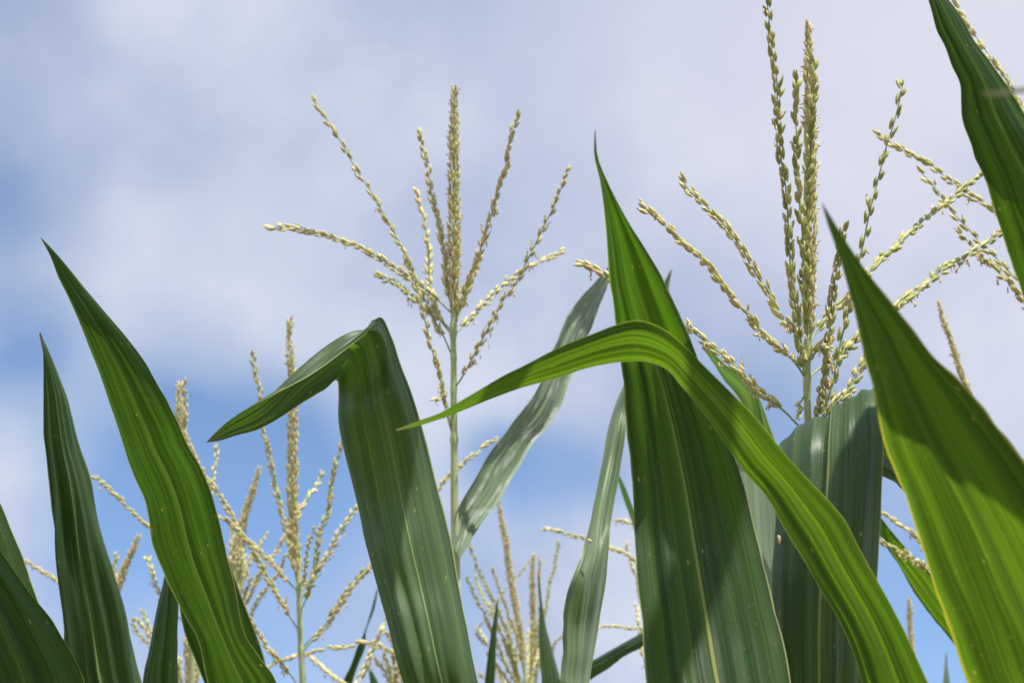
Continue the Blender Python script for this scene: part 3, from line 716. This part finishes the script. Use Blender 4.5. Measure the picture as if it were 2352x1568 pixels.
pr = tassel_plant('blurred maize plant behind the tall central leaf, thin branches reaching out to the left', FARG, 3.4,
    [(1560, 1700), (1556, 1600), (1550, 1500), (1548, 1440)],
    [(1548, 1450), (1545, 1380), (1542, 1300), (1540, 1200)],
    [([(1552,1480),(1500,1330),(1454,1283),(1426,1267),(1396,1255),(1347,1237),(1311,1228),(1280,1219),(1250,1214)],0,0,{'bare':.06,'anth':.05}),
     ([(1552,1500),(1480,1390),(1457,1310),(1448,1280),(1438,1250)],0,.05,{'bare':.08}),
     ([(1550,1450),(1500,1250),(1451,1204),(1420,1193)],0,.05,{'bare':.1}),
     ([(1554,1560),(1520,1470),(1475,1444),(1451,1442),(1417,1438),(1376,1438)],0,-.05,{'bare':.06,'anth':.03,'wd':.0034}),
     ([(1556,1620),(1500,1560),(1478,1500),(1468,1430),(1462,1390)],0,.1,{'bare':.08,'anth':.8,'hang':.8}),
    ], 49, lower=0)
build_leaf(pr, rows_from_edges([(1541,620),(1500,700),(1470,850),(1475,1000),(1500,1200),(1530,1450)], [(1543,620),(1540,640),(1535,670),(1540,850),(1560,1100),(1565,1450)], 3.1, 3.12, .004), 'pale', 66, nu=12, attach=at(1553,1560,3.4))
build_leaf(pr, rows_from_edges([(1412,1075),(1428,1135),(1450,1195),(1490,1300)], [(1413,1075),(1434,1115),(1460,1180),(1520,1300)], 3.1, 3.12, .004), 'bright', 67, nu=12, attach=at(1553,1560,3.4))
pt = tassel_plant('blurred maize plant with drooping branches and bright leaf between two foreground leaves at right', FARG, 2.6,
    [(2330, 1720), (2320, 1600), (2312, 1500), (2305, 1400)],
    [(2305, 1405), (2300, 1330), (2294, 1250)],
    [([(2312,1500),(2200,1330),(2117,1252),(2096,1225),(2074,1213),(2050,1194),(2026,1179),(2005,1175)],0,0,{'bare':.12,'anth':.5,'hang':.9,'hang_n':2}),
     ([(2315,1560),(2230,1390),(2141,1310),(2126,1298),(2099,1286),(2074,1267),(2050,1258),(2026,1243),(2005,1235)],0,-.05,{'bare':.12,'anth':.9,'hang':.95,'hang_n':3}),
    ], 51, lower=0)
L13 = rows_px([
  (2000,1170,2.55, 2005,1168,2.55, 2010,1165,2.55),
  (2024,1236,2.6, 2024,1212,2.6, 2026,1191,2.6),
  (2065,1298,2.63, 2068,1280,2.62, 2080,1255,2.6),
  (2102,1359,2.66, 2115,1340,2.64, 2141,1322,2.6),
  (2141,1417,2.68, 2160,1400,2.66, 2175,1390,2.6),
  (2202,1493,2.7, 2225,1470,2.68, 2245,1460,2.62),
  (2225,1550,2.7, 2255,1540,2.68, 2280,1530,2.62)])
build_leaf(pt, L13, 'bright', 68, nu=16, attach=at(2318,1640,2.6))
pu = tassel_plant('distant maize plant at lower right, only its short spike showing in a blue gap', FARG, 3.9,
    [(2102, 1700), (2100, 1600), (2098, 1540), (2096, 1505)],
    [(2096, 1510), (2093, 1470), (2090, 1426), (2088, 1374)],
    [([(2101,1620),(2090,1570),(2080,1540)],0,.05,{'bare':.03})], 53, lower=0, spike_kw={'rad_s': .0042, 'anth': .5})
build_leaf(pu, rows_from_edges([(2172,1497),(2168,1535),(2160,1600),(2140,1680)], [(2174,1497),(2178,1535),(2184,1600),(2170,1680)], 3.7, 3.72, .003), 'pale', 69, nu=12, attach=at(2104,1720,3.9))
pv = tassel_plant('blurred maize plant whose tan spike rises above the upper edge of the nearest leaf', FARG, 2.9,
    [(2330, 1450), (2290, 1200), (2262, 1040), (2245, 970)],
    [(2245, 975), (2222, 893), (2205, 850), (2190, 800), (2180, 770), (2166, 735), (2158, 700)],
    [([(2270,1080),(2300,1020),(2320,1060)],0,.05,{'bare':.05})], 55, lower=0, spike_kw={'rad_s': .0030, 'anth': .35})

# a few leaf tips low in the middle distance
pw = tassel_plant('blurred maize plant low in the centre with three narrow upright leaf blades', FARG, 3.3,
    [(1195, 1760), (1192, 1700), (1190, 1660), (1188, 1620)],
    [(1188, 1625), (1186, 1600), (1184, 1575)],
    [([(1190,1660),(1170,1620),(1160,1585)],0,.05,{'bare':.03})], 57, lower=0)
build_leaf(pw, rows_from_edges([(1142,1378),(1135,1420),(1128,1456),(1116,1532),(1112,1600),(1130,1680)], [(1143,1378),(1143,1420),(1141,1456),(1139,1532),(1138,1600),(1155,1680)], 3.0, 3.02, .003), 'deep', 70, nu=12, attach=at(1192,1740,3.3))
build_leaf(pw, rows_from_edges([(1236,1320),(1239,1395),(1238,1456),(1239,1517),(1244,1568),(1230,1660)], [(1238,1320),(1244,1380),(1253,1432),(1268,1487),(1286,1568),(1275,1660)], 3.1, 3.13, .004), 'dusky', 71, nu=12, attach=at(1192,1740,3.3))
build_leaf(pw, rows_px([(1500,1440,2.9,1503,1440,2.9,1506,1441,2.9),(1476,1452,2.92,1480,1463,2.9,1482,1478,2.9),(1417,1484,2.96,1430,1490,2.93,1432,1508,2.93),(1372,1508,3.0,1385,1516,2.97,1396,1535,2.96),(1320,1532,3.03,1335,1545,3.0,1345,1568,3.0),(1262,1575,3.1,1275,1590,3.05,1290,1610,3.05)]), 'deep', 72, nu=16, attach=at(1194,1740,3.3))
px2 = tassel_plant('blurred maize plant low between slim left tassel and snapped leaf, showing one narrow twisted blade', FARG, 3.6,
    [(790, 1760), (788, 1700), (786, 1680), (785, 1650)],
    [(785, 1655), (784, 1630), (783, 1600)],
    [([(788,1690),(770,1640),(760,1600)],0,.05,{'bare':.03})], 59, lower=0)
build_leaf(px2, rows_from_edges([(866,1352),(852,1400),(837,1450),(821,1484),(806,1526),(786,1570),(775,1640)], [(868,1352),(860,1400),(842,1448),(839,1487),(824,1526),(810,1570),(800,1640)], 3.4, 3.42, .003), 'deep', 73, nu=12, attach=at(788,1720,3.6))
build_leaf(px2, rows_from_edges([(845,1525),(848,1545),(850,1580),(830,1660)], [(847,1525),(858,1545),(872,1580),(860,1660)], 3.4, 3.42, .003), 'deep', 74, nu=12, attach=at(788,1720,3.6))

# --- foreground leafy plants
pa, S = leafy_plant((-260, 2000, 1.55), 'dark green maize plant in the bottom left corner with two overlapping broad leaves', NEARG, 1)
LA = rows_from_edges([(-110,1010),(-120,1150),(-120,1300),(-130,1500),(-170,1700)], [(-70,1000),(0,1150),(27,1218),(55,1286),(78,1351),(110,1450),(120,1568),(40,1720)], [(0,1.75),(1,1.65)], [(0,1.72),(1,1.62)], .012)
build_leaf(pa, LA, 'deep2', 75, attach=S)
LB = rows_from_edges([(-150,1150),(-160,1290),(-150,1420),(-110,1560),(-80,1720)], [(-130,1140),(0,1273),(34,1320),(92,1392),(143,1470),(194,1569),(190,1720)], [(0,1.45),(1,1.5)], [(0,1.52),(1,1.48)], -.016)
build_leaf(pa, LB, 'deep', 76, attach=S)

pb, S = leafy_plant((640, 2080, 1.85), 'maize plant with two tall pointed leaves on the left, one bright, one greyish', NEARG, 2)
L2 = rows_from_edges([(93,546),(112,580),(125,619),(155,682),(185,748),(211,814),(234,880),(251,932),(270,988),(285,1034),(307,1092),(327,1140),(341,1194),(348,1239),(378,1320),(419,1406),(457,1474),(467,1518),(477,1569),(530,1700)],
    [(94,545),(118,570),(142,596),(171,632),(211,682),(244,718),(280,761),(307,794),(349,857),(373,903),(402,952),(438,1034),(457,1061),(484,1133),(505,1204),(522,1283),(542,1354),(559,1436),(576,1491),(632,1559),(690,1700)],
    [(0,1.58),(.18,1.60),(.4,1.67),(.7,1.79),(1,1.89)], [(0,1.58),(.18,1.60),(.4,1.645),(.7,1.745),(1,1.83)], [(0,0),(.3,.008),(.7,-.006),(1,-.010)])
build_leaf(pb, L2, 'deep', 77, ripple=.0011, wave=.002, nu=40, attach=S)
L1 = rows_from_edges([(92,765),(99,830),(102,913),(104,995),(112,1065),(121,1170),(126,1273),(131,1358),(140,1457),(145,1569),(200,1720)],
    [(93,764),(115,807),(138,863),(158,913),(175,979),(190,1034),(211,1092),(232,1170),(252,1245),(273,1314),(297,1392),(314,1477),(334,1569),(390,1720)],
    [(0,1.86),(.5,1.90),(1,1.93)], [(0,1.87),(.5,1.925),(1,1.96)], [(0,0),(.5,.018),(1,.016)])
build_leaf(pb, L1, 'dusky', 78, ripple=.0030, wave=.003, nu=40, attach=S, label='greyish pleated leaf with a narrow tip')
L2b = rows_from_edges([(470,1180),(430,1290),(412,1380),(414,1409),(423,1453),(447,1508),(475,1580),(540,1700)], [(480,1180),(505,1240),(522,1293),(546,1354),(573,1416),(593,1477),(612,1545),(650,1700)], 1.98, 1.96, -.01)
build_leaf(pb, L2b, 'deep2', 79, attach=S)
L3 = rows_from_edges([(384,1290),(372,1345),(361,1382),(348,1443),(338,1494),(327,1540),(330,1600),(420,1720)], [(400,1290),(408,1345),(411,1395),(409,1460),(411,1569),(420,1620),(490,1720)], 2.05, 2.03, .008)
build_leaf(pb, L3, 'deep', 80, attach=S)

pc, S = leafy_plant((1210, 2150, 1.75), 'maize plant with broad leaf snapped over near its top, tip pointing down left', NEARG, 3)
L4 = rows_px([
  (473,1016,1.50, 473,1015.5,1.50, 474,1015,1.50),
  (505,1012,1.51, 500,998,1.505, 493,997,1.50),
  (542,1000,1.52, 532,980,1.51, 519,974,1.50),
  (587,989,1.53, 572,960,1.515, 550,952,1.50),
  (633,966,1.54, 610,934,1.52, 584,933,1.50),
  (682,933,1.55, 662,880,1.53, 649,900,1.505),
  (712,913,1.555, 706,838,1.54, 702,872,1.51),
  (738,898,1.56, 752,800,1.55, 748,844,1.52),
  (753,882,1.565, 790,776,1.555, 795,808,1.53),
  (761,873,1.57, 820,768,1.56, 835,772,1.545),
  (767,870,1.58, 838,776,1.565, 862,742,1.56),
  (774,875,1.592, 849,795,1.578, 878,728,1.58),
  (779,889,1.60, 857,825,1.585, 893,742,1.598),
  (780,915,1.603, 864,860,1.585, 907,778,1.605),
  (778,960,1.605, 872,915,1.57, 930,838,1.60),
  (786,1015,1.61, 888,975,1.575, 953,895,1.60),
  (800,1075,1.61, 903,1045,1.58, 975,965,1.61),
  (822,1165,1.605, 920,1135,1.58, 1000,1065,1.62),
  (842,1265,1.585, 943,1245,1.565, 1030,1195,1.61),
  (865,1350,1.57, 965,1340,1.555, 1053,1310,1.595),
  (890,1435,1.555, 985,1430,1.54, 1078,1420,1.58),
  (925,1555,1.54, 1010,1550,1.53, 1100,1545,1.565),
  (980,1720,1.56, 1060,1720,1.55, 1140,1720,1.57)])
build_leaf(pc, L4, 'snapped', 81, ripple=.0016, wave=.0012, nu=44, attach=S)

pd_, S = leafy_plant((1760, 2200, 1.55), 'maize plant with the tallest central leaf, upright and tapering to a thin twisted tip', NEARG, 4)
L6 = rows_from_edges([(1366,299),(1362,315),(1364,352),(1372,387),(1384,446),(1388,495),(1395,554),(1398,623),(1407,686),(1415,749),(1428,835),(1434,900),(1438,976),(1445,1044),(1453,1108),(1455,1184),(1458,1259),(1464,1338),(1472,1403),(1479,1486),(1486,1568),(1530,1750)],
    [(1368,299),(1372,321),(1373,362),(1384,390),(1400,428),(1431,488),(1466,547),(1501,602),(1532,658),(1556,714),(1581,762),(1596,803),(1620,870),(1655,960),(1683,1040),(1710,1119),(1729,1202),(1755,1308),(1774,1399),(1793,1474),(1811,1568),(1850,1750)],
    [(0,1.235),(.12,1.26),(.22,1.305),(.36,1.365),(.5,1.370),(.62,1.362),(.8,1.32),(1,1.26)], [(0,1.235),(.12,1.25),(.22,1.285),(.36,1.355),(.5,1.368),(.62,1.370),(.8,1.335),(1,1.29)], [(0,0),(.2,.005),(.5,.006),(1,.012)],
    mid=[(1367.5,299),(1367,315),(1369,360),(1380,395),(1398,450),(1415,510),(1433,580),(1448,650),(1468,720),(1490,790),(1518,870),(1530,920),(1544,976),(1554,1030),(1563,1070),(1581,1176),(1589,1230),(1597,1278),(1615,1384),(1628,1460),(1646,1568),(1690,1750)])
build_leaf(pd_, L6, 'deep2', 82, ripple=.0014, wave=.0015, nu=48, attach=S)
L8 = rows_px([
  (1446,850,2.13,1448,850,2.13,1450,850,2.15),
  (1430,890,2.118,1438,895,2.128,1444,900,2.138),
  (1415,930,2.087,1424,940,2.117,1440,950,2.127),
  (1400,986,2.061,1415,990,2.101,1438,990,2.091),
  (1389,1052,2.032,1403,1055,2.082,1430,1055,2.062),
  (1372,1134,1.998,1388,1130,2.048,1418,1128,2.028),
  (1357,1210,1.966,1375,1205,1.996,1403,1206,1.996),
  (1338,1274,1.938,1366,1275,1.958,1394,1274,1.988),
  (1318,1325,1.92,1352,1325,1.94,1389,1330,1.99),
  (1302,1374,1.92,1345,1375,1.94,1384,1375,1.99),
  (1296,1441,1.92,1336,1440,1.945,1375,1441,1.99),
  (1296,1500,1.92,1332,1500,1.94,1363,1500,1.98),
  (1290,1580,1.91,1325,1580,1.93,1352,1580,1.96),
  (1330,1720,1.85,1360,1720,1.86,1390,1720,1.88)])
leaf8 = build_leaf(pd_, L8, 'pale', 83, ripple=.0010, wave=.001, attach=S, label='narrow pale twisted leaf')

pe, S = leafy_plant((2280, 2100, 1.45), 'maize plant whose bright green narrow leaf arches over to the left across the central leaf', NEARG, 5)
L7 = rows_from_edges([(910,988),(976,972),(1026,953),(1059,940),(1125,913),(1191,890),(1240,877),(1290,864),(1332,851),(1388,839),(1438,832),(1487,832),(1521,842),(1544,860),(1567,890),(1593,919),(1620,952),(1646,988),(1683,1044),(1721,1097),(1751,1127),(1778,1168),(1804,1218),(1842,1278),(1883,1350),(1922,1414),(1959,1496),(1980,1568),(2030,1700)],
    [(910,987),(970,963),(1023,943),(1072,913),(1118,887),(1158,864),(1207,841),(1257,814),(1306,791),(1356,771),(1415,748),(1454,739),(1490,739),(1527,761),(1554,781),(1583,810),(1606,833),(1639,866),(1686,913),(1732,959),(1789,1028),(1838,1084),(1888,1140),(1921,1176),(1944,1209),(1967,1256),(2003,1321),(2050,1401),(2090,1480),(2129,1566),(2190,1700)],
    [(0,1.22),(.3,1.25),(.5,1.262),(.6,1.27),(.75,1.268),(.9,1.262),(1,1.27)], [(0,1.20),(.3,1.22),(.5,1.228),(.6,1.233),(.75,1.225),(1,1.22)], [(0,0),(.3,.004),(.6,-.008),(1,-.012)], n=34)
build_leaf(pe, L7, 'bright', 84, ripple=.0010, wave=.0012, nu=36, attach=S)

pf, S = leafy_plant((2780, 2150, 1.15), 'closest maize plant, its big out-of-focus yellow-green leaf filling the lower right corner', NEARG, 6)
L11 = rows_from_edges([(1887,466),(1910,542),(1925,580),(1945,650),(1963,712),(1987,820),(2010,890),(2030,969),(2049,1058),(2072,1117),(2089,1167),(2115,1249),(2138,1321),(2157,1370),(2181,1426),(2205,1496),(2230,1568),(2300,1750)],
    [(1889,466),(1928,530),(1969,595),(2004,642),(2042,691),(2083,741),(2135,811),(2184,857),(2250,929),(2300,998),(2352,1068),(2440,1210),(2510,1360),(2560,1500),(2600,1620),(2640,1780)],
    [(0,.88),(.4,.99),(1,1.15)], [(0,.88),(.4,.945),(1,1.07)], [(0,0),(.4,.006),(1,.008)],
    mid=[(1888,466),(1919,536),(1946,585),(1970,645),(2000,700),(2050,790),(2080,860),(2110,920),(2150,1000),(2185,1060),(2230,1140),(2280,1240),(2320,1330),(2350,1400),(2380,1470),(2400,1530),(2430,1600),(2490,1760)])
build_leaf(pf, L11, 'near', 85, ripple=.0012, wave=.0015, nu=40, attach=S)

# added unseen blade overhead, laid along the sun direction to shade the leaf below
SV = sund
def above(x, y, d, t): return at(x, y, d) + SV * t
q = [(above(x, y, d, t_), w) for x, y, d, t_, w in [(1850,430,.878,.30,.002), (1905,550,.897,.29,.018), (1985,680,.915,.28,.032), (2060,780,.932,.275,.040), (2130,830,.936,.30,.040), (2230,860,.936,.36,.040), (2400,880,.94,.42,.038)]]
rows = []
for i, (c, w) in enumerate(q):
    a = q[max(0, i-1)][0]; b = q[min(len(q)-1, i+1)][0]; tg = b - a; tg /= np.linalg.norm(tg)
    sd = np.cross(tg, SV); sd /= np.linalg.norm(sd)
    rows.append((c - sd*w, c - SV*.15*w, c + sd*w))
rows.append((at(3300,520,1.0), at(3360,500,1.0), at(3420,480,1.0)))
rows.append((at(3080,1500,1.1), at(3130,1500,1.1), at(3190,1500,1.1)))
build_leaf(pf, rows, 'near', 86, attach=S)
rows = rows_px([(2257,219,.62, 2257,217,.62, 2257,214,.62), (2262,223,.62, 2262,217,.62, 2262,211,.62), (2352,213,.62, 2352,208,.62, 2352,202,.62), (2450,212,.63, 2450,203,.63, 2450,193,.63),
  (2620,330,.70, 2640,290,.70, 2660,250,.70), (2800,800,.85, 2840,780,.85, 2890,760,.85), (2860,1500,1.0, 2910,1490,1.0, 2960,1480,1.0)])
build_leaf(pf, rows, 'pale', 87, ripple=.0003, wave=0, nu=10, attach=S)

# more added blades, unseen above the frame, shaped to throw shadows on leaves below
def shade_caster(plant, c, tail, attach, seed, mat='deep'):
    q = [(above(x, y, d, t_), w) for x, y, d, t_, w in c]
    rows = []
    for i, (p, w) in enumerate(q):
        a = q[max(0, i-1)][0]; b = q[min(len(q)-1, i+1)][0]; tg = b - a; tg /= np.linalg.norm(tg)
        sd = np.cross(tg, SV); sd /= np.linalg.norm(sd)
        rows.append((p - sd*w, p - SV*.12*w, p + sd*w))
    for x, y, d in tail: rows.append((at(x-60, y, d), at(x, y-20, d), at(x+60, y, d)))
    build_leaf(plant, rows, mat, seed, attach=attach)
SF = at(2780, 2150, 1.15)
shade_caster(pf, [(1430,1300,1.375,.50,.002),(1500,1230,1.375,.49,.028),(1590,1150,1.38,.48,.044),(1660,1100,1.375,.52,.044),(1690,1080,1.375,.95,.042)],
    [(2500,-3500,.80),(3700,-2500,.85),(3800,700,1.0),(3300,1500,1.1)], SF, 91)
shade_caster(pf, [(1960,1530,1.73,.66,.003),(1955,1420,1.73,.64,.028),(1965,1280,1.73,.60,.040),(1975,1120,1.73,.58,.044),(1985,980,1.73,.58,.040)],
    [(2750,-700,1.35),(3200,-200,1.15),(3250,700,1.1),(3150,1500,1.12)], SF, 92)
shade_caster(pf, [(720,900,1.6,.46,.003),(790,880,1.6,.45,.026),(870,868,1.6,.44,.036),(950,858,1.6,.45,.040)],
    [(1700,-1200,1.1),(2500,-1500,.78),(3700,-900,.85),(3800,700,1.0),(3400,1500,1.1)], SF, 93)
shade_caster(pa, [(190,1590,1.50,.66,.003),(120,1520,1.50,.64,.03),(40,1450,1.50,.62,.044),(-60,1380,1.50,.60,.044)],
    [(-300,-100,1.4),(-600,500,1.45),(-500,1400,1.5)], at(-260, 2000, 1.55), 94)

# loose anthers lying on two of the leaves
def loose_anther(leaf, pts):
    fl = Floral(np.random.default_rng(3)); P = [np.array(p) for p in pts]
    fl.add_tube([P[0], P[0]*.9+P[1]*.1, (P[0]+P[1])/2, P[0]*.1+P[1]*.9, P[1]], [.0004, .0013, .0014, .0013, .0004], 2, .4, 8)
    mesh_obj('anther', fl.V, fl.F, [M_SPK, M_RAC, M_ANT], leaf, np.array(leaf.parent.location), fl.mi, fl.t)
loose_anther(leaf8, [at(1350,1238,1.925), at(1360,1245,1.925)])
loose_anther(leaf9, [at(1788,1228,1.715), at(1792,1250,1.715)])
